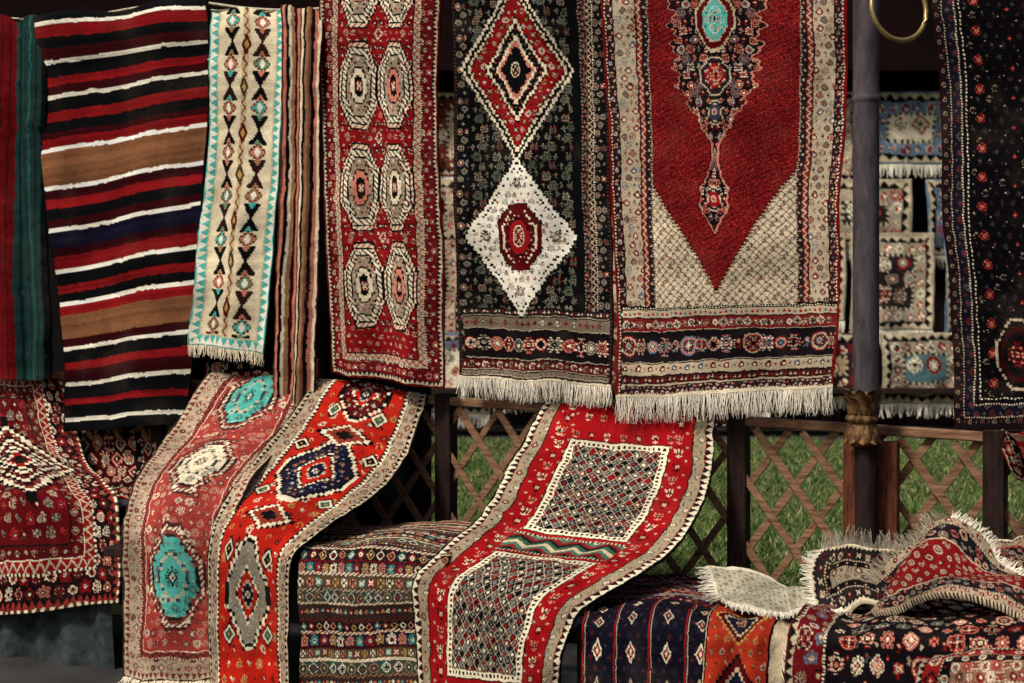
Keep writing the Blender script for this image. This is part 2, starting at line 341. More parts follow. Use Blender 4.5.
# =============== H6
W,H=270,740;T0=-55
X=lambda p:(p-457)*W/158.
Yf=lambda p:(p-T0)*H/(383.-T0)
c=Cv(W,H,BLK);b=c.full();b=c.ring(b,2,MAR);b=c.ring(b,4,S(60,50,44),BLK,3)
b=c.dense(b,22,S(17,15,18),[R1,FLO,Q1,CRS],13,13,[[SAGE,RED,CRM],[S(130,44,40),CRM,BLK],[GRY,BLK,PINK],[S(80,80,74),RED,BLK]],1.0);b=c.ring(b,2,CRM,BLK,2);b=c.wav(b,9,S(50,18,20),LIN,11,1.2);b=c.ring(b,1,SAGE);b=c.dense(b,10,S(22,18,20),[CRS,Q3],8,9,[[GRY,RED],[RED,GRY],[PINK,BLK]],.9);b=c.ring(b,2,BLK,SAGE,3)
fy=Yf(312);b=(X(472),b[1],X(575),fy);c.rect(*b,BLK);m=c.rm(b)
c.fill([LEAF,Q2,LEAF[:,::-1],SCR],b,15,16,[[SAGE,S(70,74,62),LIN],[S(104,108,92),BLK,RED],[S(90,94,80),SAGE,PINK],[S(140,136,116),S(60,60,56),BLK]],m,1.15,None,2)
def hb(c,y0,y1,bg,ms,cs,s_,st_,x0,x1,line=LIN):
    c.rect(x0,y0,x1,y1,bg);c.rect(x0,y0-2,x1,y0,BLK);c.rect(x0,y1,x1,y1+1,line);x=x0+st_/2;i=0
    mk=c.rm((x0,y0,x1,y1))
    while x<x1:
        c.st(ms[i%len(ms)],x,(y0+y1)/2,cs[(i+i//3)%len(cs)],s_,mk);x+=st_;i+=1
hb(c,Yf(312),Yf(318),S(40,30,30),[DOT],[[CRM],[RED]],1.5,6,X(463),X(611))
hb(c,Yf(320),Yf(331),S(120,110,92),[CRS,Q3],[[RED,BLK],[BLK,RED],[S(60,50,44),CRM]],1.5,12,X(463),X(611))
hb(c,Yf(333),Yf(361),S(20,15,18),[R1,Q4,R2,Q2],[[RED,CRM,BLK],[GRY,BLK,CRM],[PINK,RED,CRM],[CRM,DRED,BLK]],2.0,21,X(463),X(611))
hb(c,Yf(363),Yf(372),S(84,16,20),[CRS,R3],[[CRM,BLK,RED],[SAGE,BLK,RED]],1.2,11,X(460),X(612))
hb(c,Yf(374),Yf(378),S(120,112,96),[DOT],[[BLK],[RED]],1.2,7,X(460),X(612))
for (py,A,hy) in ((75,'d',84),(240,'w',77),(-94,'w',76)):
    cx=X(521);cy=Yf(py);rx=52*W/158.;ry=hy*H/(383.-T0);bx=(cx-rx,cy-ry,cx+rx,cy+ry)
    if A=='d':
        for k,cc in ((1.06,CRM),(1.01,BLK),(.94,CRM),(.9,DRED),(.86,RED),(.6,BLK),(.57,CRM),(.52,BLK),(.38,CRM),(.33,PINK),(.28,BLK)):c.dia(cx,cy,rx*k,ry*k,cc,4)
        mm=c.dm(cx,cy,rx*.87,ry*.87,4)&~c.dm(cx,cy,rx*.61,ry*.61,4);c.fill([FLO,Q3,CRS],bx,13,13,[[BLK,CRM,PINK],[CRM,BLK,SAGE],[BLK,GOLD,CRM]],mm,1)
        mm=c.dm(cx,cy,rx*.52,ry*.52,4)&~c.dm(cx,cy,rx*.38,ry*.38,4);c.fill([CRS,DOT],bx,8,8,[[RED,CRM],[SAGE,CRM]],mm,1)
        c.st(R6,cx,cy,[CRM,DRED,BLK],1,None,1.5)
    else:
        for k,cc in ((1.04,BLK),(1.01,WHT),(.93,BLK),(.905,WHT)):c.dia(cx,cy,rx*k,ry*k,cc,4)
        mm=c.dm(cx,cy,rx*.86,ry*.86,4)
        c.fill([LEAF,Q1,Q3,CRS],bx,13,13,[[S(60,50,52),RED,BLK],[BLK,SAGE,RED],[RED,BLK,BLK],[S(90,86,76),BLK,RED]],mm,1.05,None,1.5)
        for (ox,oy,q) in ((40,56,BLK),(37,53,DRED),(29,43,CRM),(27,41,DRED),(19,29,BLK),(17,26,RED)):c.oct(cx,cy,ox,oy,q,1.35,4)
        mm=c.om(cx,cy,26,40,1.35,4)&~c.om(cx,cy,19,29,1.35,4);c.fill([DOT],bx,7,7,[[CRM],[BLK]],mm)
        c.st(R6,cx,cy,[CRM,BLK,RED],1.3,None,2)
        for sx in (-1,1):c.st(HOOK,cx+sx*rx*.68,cy,[BLK,RED,CRM],1.3)
        for sy in (-1,1):c.st(HOOK,cx,cy+sy*ry*.7,[BLK,RED,CRM],1.3)
c.rect(0,H-4,W,H,CRM)
o,e=rug(c.done(6,1.7),over([(452,-35),(456,80),(458,230),(459,377)],CH,20),over([(606,-35),(608,80),(612,230),(614,386)],CH,20),"black carpet with red and white diamond medallions, cream fringe",group=GH,seed=6,wave=(.024,2.0,.15,.15))
fringe(o,e["bot"],(0,-.06,-1),.085,260,WHT,6)
# =============== H7
W,H=400,770
X=lambda p:(p-607)*W/236.
Yf=lambda p:(p-T0)*H/(396.-T0)
PAL=[[RED,S(60,66,80),CRM],[BLUE,DRED,CRM],[S(60,36,40),PINK,RED],[BLK,RED,CRM],[S(110,100,92),BLK,RED]]
c=Cv(W,H,RED);b=c.full();b=c.ring(b,5,S(120,16,20));b=c.ring(b,2,BLK,CRM,3)
b=c.dense(b,11,S(50,24,28),[CRS,Q3,R3],10,10,[[LIN,RED,BLK],[BLUE,CRM,RED],[PINK,BLK,CRM]],.85);b=c.ring(b,2,BLK)
b=c.dense(b,34,S(184,168,142),[R2,LEAF,R1,Q1,LEAF[:,::-1]],14,14,PAL,1.1);b=c.ring(b,2,BLK)
b=c.wav(b,9,S(130,36,34),LIN,12,1.3);b=c.ring(b,1,BLK);b=c.dense(b,8,S(34,26,32),[CRS],8,8,[[LIN,RED],[PINK,BLK]],.8);b=c.ring(b,2,LIN,BLK,2)
fx0,fx1=b[0],b[2];fy=Yf(308)
q0,q1=X(613),X(840)
hb(c,fy,Yf(311),BLK,[DOT],[[CRM]],1,5,q0,q1)
hb(c,Yf(311),Yf(318),LIN,[CRS],[[RED,BLK],[BLUE,BLK]],1.3,9,q0,q1)
hb(c,Yf(319),Yf(331),S(120,32,32),[R3,FLO,Q3],[[CRM,BLK,BLUE],[BLK,CRM,PINK],[LIN,S(60,50,60),BLK]],1.4,14,q0,q1)
hb(c,Yf(333),Yf(361),S(24,18,24),[R6,Q2,R2,Q4,LEAF],[[RED,LIN,BLUE],[S(176,160,136),RED,BLK],[BLUE,PINK,CRM],[PINK,BLK,CRM]],2.0,23,q0,q1)
hb(c,Yf(363),Yf(373),LIN,[R3,CRS],[[RED,BLK,CRM],[BLUE,BLK,CRM],[BLK,RED,CRM]],1.2,12,q0,q1)
hb(c,Yf(375),Yf(382),S(60,20,24),[CRS],[[LIN,RED],[RED,BLK]],1.1,8,q0,q1)
m=c.rm((fx0,0,fx1,fy));c.a[m]=S(214,200,170)
c.fill([CRS,DOT,Q3],(fx0,Yf(140),fx1,fy),14,7,[[RED,S(60,70,90),BLK],[S(70,84,104),RED,BLK],[S(70,66,76),PINK,RED],[S(110,60,50),BLK,BLUE]],m,1.1)
g=((c.X+c.Y)%14<1.2)|((c.X-c.Y)%14<1.2);c.a[m&g]=S(112,92,80)
cx=X(719)
vt=Yf(292);sy=Yf(178);half=(fx1-fx0)/2.
st=4;xx=np.floor(abs(c.X-cx)/st)*st
lim=vt-(vt-sy)*(xx/half)**.9
mr=m&(c.Y<lim);c.a[m&(c.Y<lim+8)]=S(110,76,64);c.a[m&(c.Y<lim+5)]=LIN;c.a[m&(c.Y<lim+3)]=MAR
r=np.random.RandomState(4);c.a[mr]=S(122,20,24);fl=(r.rand(c.h,c.w)<.3)&mr;c.a[fl]=S(66,12,17);fl=(r.rand(c.h,c.w)<.12)&mr;c.a[fl]=S(176,60,50)
hz=((c.Y+c.X//2)//3%3==0);c.a[mr&hz&(r.rand(c.h,c.w)<.5)]=S(64,10,14)
prof=[(-60,44),(-10,46),(30,44),(60,42),(85,40),(100,34),(115,24),(130,15),(142,8),(150,4),(165,4),(176,7),(190,14),(205,16),(216,12),(226,6),(234,2),(238,0)]
py=np.array([Yf(a) for a,_ in prof]);pw=np.array([q for _,q in prof])*W/236.
hw=np.interp(np.floor(c.Y/4)*4,py,pw,right=-5);ins=abs(c.X-cx)
sc_=1+.09*np.sin(c.Y/5.5)+.05*np.sin(c.Y/2.3)
c.a[m&(ins<hw*sc_+2)]=BLK;c.a[m&(ins<hw*sc_)]=PINK;mi=m&(ins<hw*sc_-2);c.a[mi]=S(17,14,19)
c.fill([LEAF,Q2,LEAF[:,::-1],R1,SCR],(cx-80,0,cx+80,Yf(240)),15,15,[[PINK,RED,CRM],[LIN,BLUE,RED],[RED,LIN,PINK],[S(150,110,100),S(70,70,90),CRM]],mi,1.2,None,1.5)
c.a[:, :]=np.where(((c.X>cx))[...,None]&mi[...,None], c.a[:, (2*int(cx)-np.arange(c.w)).clip(0,c.w-1)], c.a)
for k,(p,rx,ry,a,bb) in enumerate(((26,30,50,LIN,TEAL),(82,24,30,LIN,RED),(118,13,18,LIN,S(60,60,80)),(203,13,18,LIN,RED))):
    for q,cc in ((1.12,BLK),(1.05,a),(.96,DRED if k==0 else S(40,26,34)),(.7,LIN),(.64,bb)):
        c.oct(cx,Yf(p),rx*q,ry*q,cc,1.25,3)
    c.st(Q4 if k<2 else R3,cx,Yf(p),[LIN,PINK,DRED],rx/13.,None,ry/13.)
c.st(R6,cx,Yf(26),[TEAL,S(150,200,190),DRED],1.6,mi,3.2)
c.rect(0,H-6,W,H,CRM)
o,e=rug(c.done(7,1.7),over([(603,-35),(608,80),(613,230),(617,399)],CH-.02,20),over([(850,-35),(847,80),(841,230),(835,389)],CH-.02,20),"large red and cream medallion carpet with long white fringe",group=GH,seed=7,wave=(.026,1.8,.4,.1))
fringe(o,e["bot"],(0,-.08,-1),.095,380,WHT,7)
# =============== H8
W,H=230,720;c=Cv(W,H,S(11,10,14));b=c.full();b=c.ring(b,3,S(34,10,14));b=c.dense(b,14,S(24,18,22),[R3,CRS],10,10,[[S(100,26,28),SAGE,BLK],[S(80,76,72),BLK,RED]],.85);b=c.ring(b,2,LIN,BLK,2);b=c.dense(b,16,S(20,19,32),[CRS,FLO],13,12,[[S(100,42,40),BLK,RED],[S(90,84,78),BLK,RED],[S(56,56,66),RED,BLK]],1);b=c.ring(b,2,CRM,BLK,2);b=c.ring(b,6,S(16,14,20));b=c.ring(b,2,CRM,BLK,3)
m=c.rm(b);c.fill([CRS,LEAF,Q3],b,17,15,[[S(52,40,40),S(46,46,54),S(80,26,28)],[S(60,24,28),BLK,LIN],[S(46,46,50),S(84,78,72),BLK]],m,1.1)
n=15
for j in range(n):
    y=b[1]+(b[3]-b[1])*(j+.5)/n
    for xi,x in enumerate((b[0]+20,W/2,b[2]-20)):
        yy=y+(12 if xi==1 else 0);c.dia(x,yy,13,13,BLK,2);c.st(FLO if xi!=1 else CRS,x,yy,[S(140,34,34),PINK,DRED],1.4,m)
        c.st(DOT,x+13,yy+16,[LIN],.9,m);c.st(DOT,x-13,yy+10,[LIN],.7,m)
for (q,cc) in ((1,LIN),(.94,BLK),(.8,MAR),(.6,BLK)):c.oct(W/2-10,b[3]-62,34*q,50*q,cc,1.3,4)
c.st(Q4,W/2-10,b[3]-62,[S(120,24,26),DRED,PINK],2,m,2.6)
rug(c.done(8,1.3),over([(930,-45,),(938,100),(947,270),(956,428)],5.45,20),over([(1082,-45),(1086,100),(1092,270),(1098,428)],5.45,20),"dark navy carpet with red flowers and dotted white borders",group=GH,seed=8,wave=(.024,1.5,.8,.1))
# =============== D0
W,H=250,430;c=Cv(W,H,DRED);b=c.full();b=c.ring(b,4,CRM,BRN,5);b=c.zig(b,8,BLK,S(140,44,38),9);b=c.dense(b,26,S(28,12,16),[R1,HOOK,Q1],16,15,[[CRM,RED,BLK],[PINK,BLK,CRM],[RED,CRM,SAGE],[S(120,26,28),BLK,CRM]],1.1);b=c.ring(b,3,CRM,BLK,3);b=c.wav(b,12,S(130,20,24),LIN,12,1.6);b=c.ring(b,1,CRM);b=c.dense(b,14,S(80,14,18),[CRS,Q3],12,10,[[LIN,BLK,RED],[BLK,LIN,RED]],1);b=c.ring(b,2,BLK);m=c.rm(b)
c.rect(*b,S(92,12,18));c.fill([HOOK,FLO,STAR,Q1,BIRD],b,16,15,[[LIN,BLK,PINK],[BLK,PINK,CRM],[S(160,44,40),BLK,CRM],[SAGE,BLK,CRM]],m,1.05)
for (yy,rx,ry) in ((205,78,96),):
    for k,cc in ((1.1,BLK),(1.02,CRM),(.92,DRED),(.8,BLK),(.72,CRM),(.64,S(50,12,18)),(.46,CRM),(.4,BLK),(.3,CRM),(.22,RED),(.1,BLK)):
        c.dia(W*.55,yy,rx*k,ry*k,cc,7)
    bx=(0,yy-100,W,yy+100)
    mm=c.dm(W*.55,yy,rx*.92,ry*.92,7)&~c.dm(W*.55,yy,rx*.81,ry*.81,7);c.fill([CRS,Q3],bx,9,9,[[CRM,BLK,RED],[BLK,CRM,RED],[PINK,BLK,BLK]],mm)
    mm=c.dm(W*.55,yy,rx*.64,ry*.64,7)&~c.dm(W*.55,yy,rx*.47,ry*.47,7);c.fill([DOT,CRS],bx,7,7,[[RED,CRM],[LIN,RED]],mm)
rug(c.done(20,1.6),[(-60,396,6.03),(-62,374,5.96),(-64,430,5.85),(-62,488,5.34),(-62,505,5.26),(-62,560,5.24),(-60,622,5.23)],[(60,398,6.03),(58,377,5.96),(72,430,5.85),(106,484,5.40),(119,500,5.28),(122,550,5.25),(118,602,5.25)],"dark red carpet with cream stepped diamonds draped over a covered table",name="draped_carpet",group=GD,seed=20,wave=(.03,1.6,.2,.3))
c,b=generic(120,110,21,MAR,DRED,[LIN,BLK,PINK])
rug(c.done(21),[(52,450,6.04),(52,430,5.97),(60,465,5.9),(75,500,5.6)],[(160,448,6.04),(160,428,5.97),(158,465,5.9),(150,500,5.6)],"small dark red carpet draped behind a larger one",name="draped_carpet",group=GD,seed=21)
c,b=generic(140,110,27,S(60,14,20),S(90,20,24),[LIN,BLK,PINK])
rug(c.done(27),[(205,385,6.04),(205,362,5.97),(202,400,5.9),(185,450,5.6)],[(320,385,6.04),(320,360,5.97),(318,400,5.9),(300,450,5.6)],"dark red carpet draped over the rail behind others",name="draped_carpet",group=GD,seed=27)
# =============== D1
W,H=200,620;c=Cv(W,H,S(160,110,94));b=c.full();b=c.ring(b,3,S(50,22,24));b=c.zig(b,8,S(110,36,34),LIN,9);b=c.dense(b,20,S(176,156,132),[STAR,LOZ,Q1,CRS],13,13,[[S(120,32,30),BLK,CRM],[S(60,44,48),PINK,CRM],[S(140,70,58),S(40,30,34),CRM]],1.0);b=c.ring(b,2,BLK,CRM,2);b=c.wav(b,8,S(150,50,44),S(40,22,28),10,1.3);b=c.ring(b,1,CRM);m=c.rm(b);c.rect(*b,S(158,52,46))
c.fill([CRS,FLO,HOOK,Q1,LEAF],b,14,14,[[CRM,S(60,34,38),PINK],[S(60,30,34),CRM,RED],[S(196,140,118),RED,TEAL],[S(100,34,34),LIN,BLK]],m,1)
for (yy,cc) in ((105,TEAL),(285,CRM),(475,TEAL)):
    x=W*.48
    for k,q in ((1.1,S(70,26,28)),(1.04,CRM),(.94,S(130,40,38)),(.86,BLK),(.82,cc),(.5,S(40,60,70)),(.46,LIN),(.4,cc)):c.oct(x,yy,42*k,66*k,q,1.22,5)
    bx=(x-40,yy-66,x+40,yy+66)
    c.fill([CRS,DOT,HOOK],bx,12,13,[[S(30,76,80),RED],[S(120,44,38),CRM],[S(200,208,186),BLK,RED]],c.om(x,yy,33,53,1.2,5)&~c.om(x,yy,21,33,1.22,5),1)
    mm=c.om(x,yy,43,68,1.22,5)&~c.om(x,yy,37,58,1.22,5);c.a[mm&(((c.X+c.Y)//4)%2==0)]=S(110,42,38)
    c.st(HOOK,x,yy,[BLK,CRM,RED],1.5,None,2.2)
c.a=c.a*.93+S(190,170,150)*.03
o,e=rug(c.done(22,1.7,.2),[(222,398,6.03),(217,377,5.96),(172,428,5.6),(128,492,5.1),(123,510,5.04),(122,590,5.02),(124,678,5.01)],[(330,402,6.03),(326,382,5.96),(300,430,5.68),(245,500,5.14),(238,518,5.08),(236,600,5.06),(236,685,5.05)],"faded red and pink carpet with turquoise medallions draped from rail to ground",name="draped_carpet",group=GD,seed=22,wave=(.024,1.4,.3,.4))
fringe(o,e["bot"],(-.2,-.9,-.5),.06,80,CRM,8)
# =============== D2
W,H=210,640;c=Cv(W,H,ORED);b=c.full();b=c.ring(b,3,BLK);b=c.zig(b,8,BLK,LIN,9);b=c.dense(b,20,S(168,150,124),[LOZ,HOOK,Q1],15,14,[[S(120,26,24),BLK,CRM],[BLK,S(160,64,40),CRM],[NAVY,RED,CRM],[S(54,36,34),GOLD,BLK]],.95);b=c.zig(b,6,BLK,CRM,7);b=c.ring(b,2,S(110,26,22));m=c.rm(b);c.rect(*b,ORED)
c.fill([HOOK,CRS,SHK,FLO,BIRD],b,21,19,[[GOLD,BLK,CRM],[BLK,CRM,GOLD],[CRM,BLK,NAVY],[S(90,18,18),BLK,GOLD]],m,1.05)
for (yy,rx,ry,a) in ((75,34,44,DRED),(250,50,66,NAVY),(470,38,62,S(140,136,118))):
    x=W/2
    for k,q in ((1.2,BLK),(1.16,CRM),(1.06,BLK),(1,a)):c.oct(x,yy,rx*k,ry*k,q,1.18,5)
    bx=(x-rx,yy-ry,x+rx,yy+ry)
    c.fill([CRS,Q3],bx,11,11,[[LIN,RED,BLK],[GOLD,BLK,RED],[BLUE,CRM,BLK]],c.om(x,yy,rx*.92,ry*.92,1.1,5),.9)
    for k,q in ((.62,CRM),(.55,BLK),(.5,ORED),(.3,LIN),(.24,NAVY)):c.dia(x,yy,rx*k,ry*k,q,4)
    c.st(STAR,x,yy,[CRM,BLK,GOLD],1.2)
    for s_ in (-1,1):
        for sy_,g_ in ((-.85,BLK),(.85,GRN)):
            xx_=x+s_*rx*1.12;yq=yy+ry*sy_;c.dia(xx_,yq,13,15,BLK,2);c.dia(xx_,yq,11,12,CRM,2);c.dia(xx_,yq,7,8,g_,2);c.st(CRS,xx_,yq,[GOLD,RED],.9)
for yy in (160,362,):
    for k,q in ((26,BLK),(23,CRM),(18,S(136,50,36)),(8,BLK)):c.dia(W/2,yy,k*1.7,k*.9,q,4)
    for s_ in (-1,1):c.st(SHK,W/2+s_*58,yy,[GOLD,BLK],1.6,m)
o,e=rug(c.done(23,1.6,.15),[(328,402,6.02),(322,380,5.95),(290,415,5.68),(252,465,5.32),(216,512,5.03),(211,526,4.97),(209,610,4.96),(211,725,4.95)],[(424,410,6.02),(428,391,5.95),(412,440,5.75),(372,497,5.38),(318,534,5.08),(297,552,5.0),(290,620,4.97),(294,725,4.96)],"bright red carpet with navy medallion draped over rail and bench",name="draped_carpet",group=GD,seed=23,wave=(.022,1.2,.6,.3))
# =============== D3
W,H=250,430;c=Cv(W,H,BRN);y=0;i=0
pal=[S(104,48,38),S(52,66,60),DRED,S(30,24,28),S(150,112,84),S(80,64,48),S(124,22,24),S(56,40,36),S(172,152,122),S(26,26,42)]
hs=[4,17,4,14,3,19,5,12,4,16,3,13]
while y<H:
    hh=hs[i%len(hs)];bg=pal[(i*3)%len(pal)];c.rect(0,y,W,y+hh,bg)
    if hh>10:
        ms=[LOZ,HOOK,STAR,R4,CRS][(i//2)%5];x=5;k=0;s_=hh/14.
        while x<W:
            c.st(ms,x,y+hh/2,[[CRM,BLK,RED],[S(76,136,126),CRM,BLK],[GOLD,BLK,CRM],[PINK,BLK,GOLD],[RED,CRM,BLK]][(k*3+i)%5],s_*1.0);x+=ms.shape[1]*s_+2;k+=1
    else:
        z=c.rm((0,y,W,y+hh))&(((c.X+((c.Y-y)*2))//4)%2==0);c.a[z]=[CRM,GOLD,BLK,RED][i%4]
    y+=hh;i+=1
for k,yy in enumerate(range(0,84,6)):c.rect(0,yy,W,yy+6,[S(160,140,112),RED,S(70,72,66),S(190,170,140),BRN,BLK,LIN][k%7])
c.fill([CRS,Q3],(0,0,W,84),13,12,[[RED,BLK,CRM],[BLK,CRM,RED],[LIN,RED,BLK]],None,1)
rug(c.done(24,1,.16),[(338,525,5.62),(312,540,5.15),(304,546,5.05),(301,556,5.02),(300,640,5.01),(300,725,5.0)],[(480,522,5.62),(455,545,5.15),(450,553,5.05),(448,562,5.02),(446,640,5.01),(446,725,5.0)],"banded brown, red and teal flatweave covering a bench",name="draped_carpet",group=GD,seed=24,wave=(.014,1.5,.3,.2))
# =============== D4
W,H=300,760;c=Cv(W,H,RED);b=c.full();b=c.ring(b,3,BLK);b=c.zig(b,10,S(32,24,28),CRM,12);b=c.ring(b,1,RED);b=c.dense(b,17,S(158,142,116),[LOZ,CRS,Q1],14,12,[[BLK,RED,CRM],[S(120,26,24),BLK,CRM],[S(70,80,70),CRM,RED],[S(60,40,36),PINK,BLK]],.95);b=c.ring(b,2,BLK);m=c.rm(b);c.rect(*b,S(150,18,22))
for x in (b[0]+22,b[2]-22):
    y=b[1]+16;k=0
    while y<b[3]-8:
        c.st(CARN,x,y,[[S(206,136,116),BLK,CRM],[CRM,BLK,GOLD],[BLK,LIN,PINK]][k%3],2.1);y+=27;k+=1
        for sx in (-1,1):c.st(CRS,x+sx*13,y-13,[LIN,BLK],1);
        c.st(DOT,x,y-13,[BLK],1)
x0,x1=b[0]+46,b[2]-46
for (y0,y1) in ((150,352),(446,668)):
    bb=(x0-10,y0-10,x1+10,y1+10);bb=c.ring(bb,2,BLK);bb=c.ring(bb,4,CRM);bb=c.ring(bb,5,BLK,CRM,4);bb=c.ring(bb,2,CRM)
    c.lattice(bb,14,[S(24,20,26),S(104,24,26),S(32,36,46),S(86,80,72),S(22,18,24),S(50,20,24)],S(186,172,146),1.2,[CRM,RED,BLK,S(120,124,116)],.8)
zz=c.rm((x0-14,372,x1+14,426));al=(abs((c.X-x0)%44-22)*.8+c.Y*1.0)
for k,q in enumerate([GRN,S(200,184,146),S(70,108,96),S(130,34,30),S(30,26,30)]):c.a[zz&((al//8).astype(int)%5==k)]=q
for y_ in (368,426):c.ring((x0-14,y_,x1+14,y_+5),5,BLK,LIN,3)
for xx in range(int(b[0])+16,int(b[2])-10,26):
    for yy,q in ((b[1]+22,0),(b[1]+62,1),(b[1]+98,2)):c.st(CARN,xx+(13 if q==1 else 0),yy,[[CRM,BLK,GOLD],[S(206,136,116),BLK,CRM],[BLK,LIN,PINK]][(xx//26+q)%3],1.7)
rug(c.done(25,1.7,.15),[(558,424,6.02),(552,403,5.95),(520,455,5.66),(480,520,5.32),(432,560,5.03),(418,574,4.97),(413,630,4.95),(415,735,4.94)],[(712,430,6.02),(716,410,5.95),(712,470,5.76),(676,545,5.38),(618,583,5.06),(582,606,4.97),(560,650,4.93),(556,735,4.92)],"long red runner with dark lattice panels draped over rail and bench",name="draped_carpet",group=GD,seed=25,wave=(.024,1.1,.2,.4))
# =============== D5
W,H=200,360;c=Cv(W,H,NAVY)
for k in range(14):
    c.rect(0,k*12,W,k*12+12,[NAVY,S(60,16,26),S(30,34,64),S(136,54,40),NAVY,S(110,104,100)][k%6]);c.rect(0,k*12,W,k*12+1,[LIN,RED,GOLD][k%3])
c.fill([CRS,Q3,DOT],(0,0,W,168),12,12,[[LIN,RED,BLK],[RED,CRM,BLK],[PINK,BLK,CRM]],None,1)
c.rect(0,168,W,H,S(17,16,28));c.fill([CRS,Q3],(0,168,W,H),16,12,[[S(60,36,46),S(90,26,30),BLK],[S(44,44,66),BLK,BLK]],None,1)
for x in (26,82,140,188):
    for k,yy in enumerate((196,236,276,316,350)):
        c.st(LOZ,x,yy,[[CRM,RED,CRM],[LIN,NAVY,PINK]][(x+k)%2],1.3,None,1.8)
for x in (2,54,112,166):c.rect(x,168,x+2,H,RED);c.rect(x+4,168,x+5,H,LIN)
rug(c.done(26,1,.15),[(606,570,5.7),(590,600,5.15),(582,612,4.95),(579,622,4.89),(578,650,4.87),(578,730,4.86)],[(742,578,5.7),(718,608,5.15),(708,620,4.95),(706,631,4.89),(705,655,4.87),(705,730,4.86)],"navy flatweave with cream lozenges covering a low bench",name="draped_carpet",group=GD,seed=26,wave=(.016,1.5,.3,.2))
W,H=150,360;c=Cv(W,H,ORED)
for k in range(12):c.rect(0,k*13,W,k*13+13,[NAVY,S(150,44,30),S(90,84,80),BLK,S(170,90,56),DRED][k%6])
c.rect(0,156,W,H,S(170,50,32));c.fill([HOOK,CRS,Q1],(0,0,W,156),18,13,[[CRM,BLK,RED],[GOLD,RED,CRM],[BLK,GOLD,RED]],None,1)
c.fill([CRS,BIRD,FLO],(0,156,W,H),18,15,[[GOLD,BLK,CRM],[BLK,GOLD,RED],[LIN,DRED,BLK]],None,.9)
for (yy,r_) in ((216,44),(316,42)):
    for k,q in ((1,BLK),(.93,GOLD),(.85,DRED),(.6,LIN),(.55,BLK),(.4,NAVY)):c.dia(64,yy,r_*k,r_*k,q,5)
    c.st(R6,64,yy,[LIN,RED,GOLD],1.1)
c.rect(0,156,8,H,BLK);c.rect(3,156,5,H,LIN);c.rect(126,0,W,H,S(200,182,152));c.rect(122,0,126,H,BLK)
o,e=rug(c.done(28,1.2,.15),[(736,580,5.62),(716,608,5.12),(706,620,4.93),(703,632,4.86),(702,660,4.85),(702,730,4.84)],[(826,598,5.55),(802,612,5.10),(790,622,4.94),(785,636,4.88),(781,665,4.86),(778,730,4.85)],"orange-red flatweave with side fringe covering a low bench",name="draped_carpet",group=GD,seed=28,wave=(.018,1.3,.1,.2))
ed=e["r"];fringe(o,ed[int(len(ed)*.5):],(.35,-.5,-.8),.06,80,CRM,9)
# =============== D6
W,H=400,400;c=Cv(W,H,S(18,13,18));b=c.full();b=c.ring(b,3,DRED);b=c.zig(b,8,LIN,BLK,9);b=c.dense(b,34,S(104,18,24),[R6,HOOK,Q1,R1],20,18,[[LIN,BLK,RED],[BLK,LIN,PINK],[BLUE,CRM,RED],[BLK,RED,LIN]],1.2);b=c.ring(b,3,CRM,BLK,2);m=c.rm(b)
c.fill([Q4,HOOK,R5,STAR,R6],b,30,27,[[CRM,DRED,PINK],[S(150,26,28),LIN,BLK],[PINK,RED,CRM],[SAGE,BLK,CRM]],m,1.5)
c.fill([CRS,LEAF],(b[0]+15,b[1],b[2],b[3]),30,13.5,[[LIN,RED,BLK],[RED,LIN,BLK],[S(90,84,80),RED,BLK]],m,1)
rug(c.done(29,1.6,.16),[(838,592,5.55),(818,606,5.1),(800,622,4.72),(793,634,4.62),(790,660,4.60),(788,735,4.59)],[(1080,585,5.5),(1085,608,5.0),(1090,632,4.6),(1092,648,4.5),(1094,670,4.48),(1096,745,4.47)],"black carpet with red and cream flowers spread over a low bench",name="draped_carpet",group=GD,seed=29,wave=(.026,2.2,.3,.3))
c,b=generic(220,130,41,S(140,98,80),S(140,28,30),[CRM,BLK,RED],sc=1)
rug(c.done(41),[(935,652,4.55),(920,668,4.42),(914,690,4.40),(912,740,4.39)],[(1082,648,4.5),(1084,664,4.36),(1086,685,4.34),(1088,740,4.33)],"folded pink and red carpet with cream border on the bench",name="folded_carpet",group=GD,seed=41,wave=(.01,1,.3,.2),thick=.03)
c,b=generic(150,90,42,S(130,120,102),S(34,30,32),[S(90,28,30),BLK,LIN],edge=CRM)
o,e=rug(c.done(42),[(818,546,5.3),(812,575,5.2),(815,605,5.05)],[(905,548,5.28),(905,580,5.15),(905,606,5.0)],"grey and cream folded carpet with shaggy fringe on the bench",name="folded_carpet",group=GD,seed=42,wave=(.03,1.3,.3,.2),thick=.02)
fringe(o,e["top"],(-.1,-.4,.7),.07,90,WHT,10,.6);fringe(o,e["l"],(-1,-.2,.1),.04,50,WHT,11,.5)
c=Cv(150,330,S(30,24,28));b=c.full();b=c.ring(b,3,LIN,BLK,3);b=c.dense(b,14,S(156,140,116),[R3,CRS],11,11,[[RED,BLK,LIN],[BLK,RED,CRM],[S(80,74,70),BLK,RED]],.9);b=c.ring(b,2,BLK,LIN,2);b=c.dense(b,26,S(26,21,25),[R1,LEAF,Q1],14,13,[[LIN,RED,BLK],[S(140,30,30),LIN,BLK],[GRY,BLK,RED]],1);b=c.ring(b,2,LIN);c.rect(*b,S(120,20,24));c.fill([LEAF,R3],b,14,13,[[LIN,BLK,PINK],[BLK,LIN,RED]],c.rm(b),1)
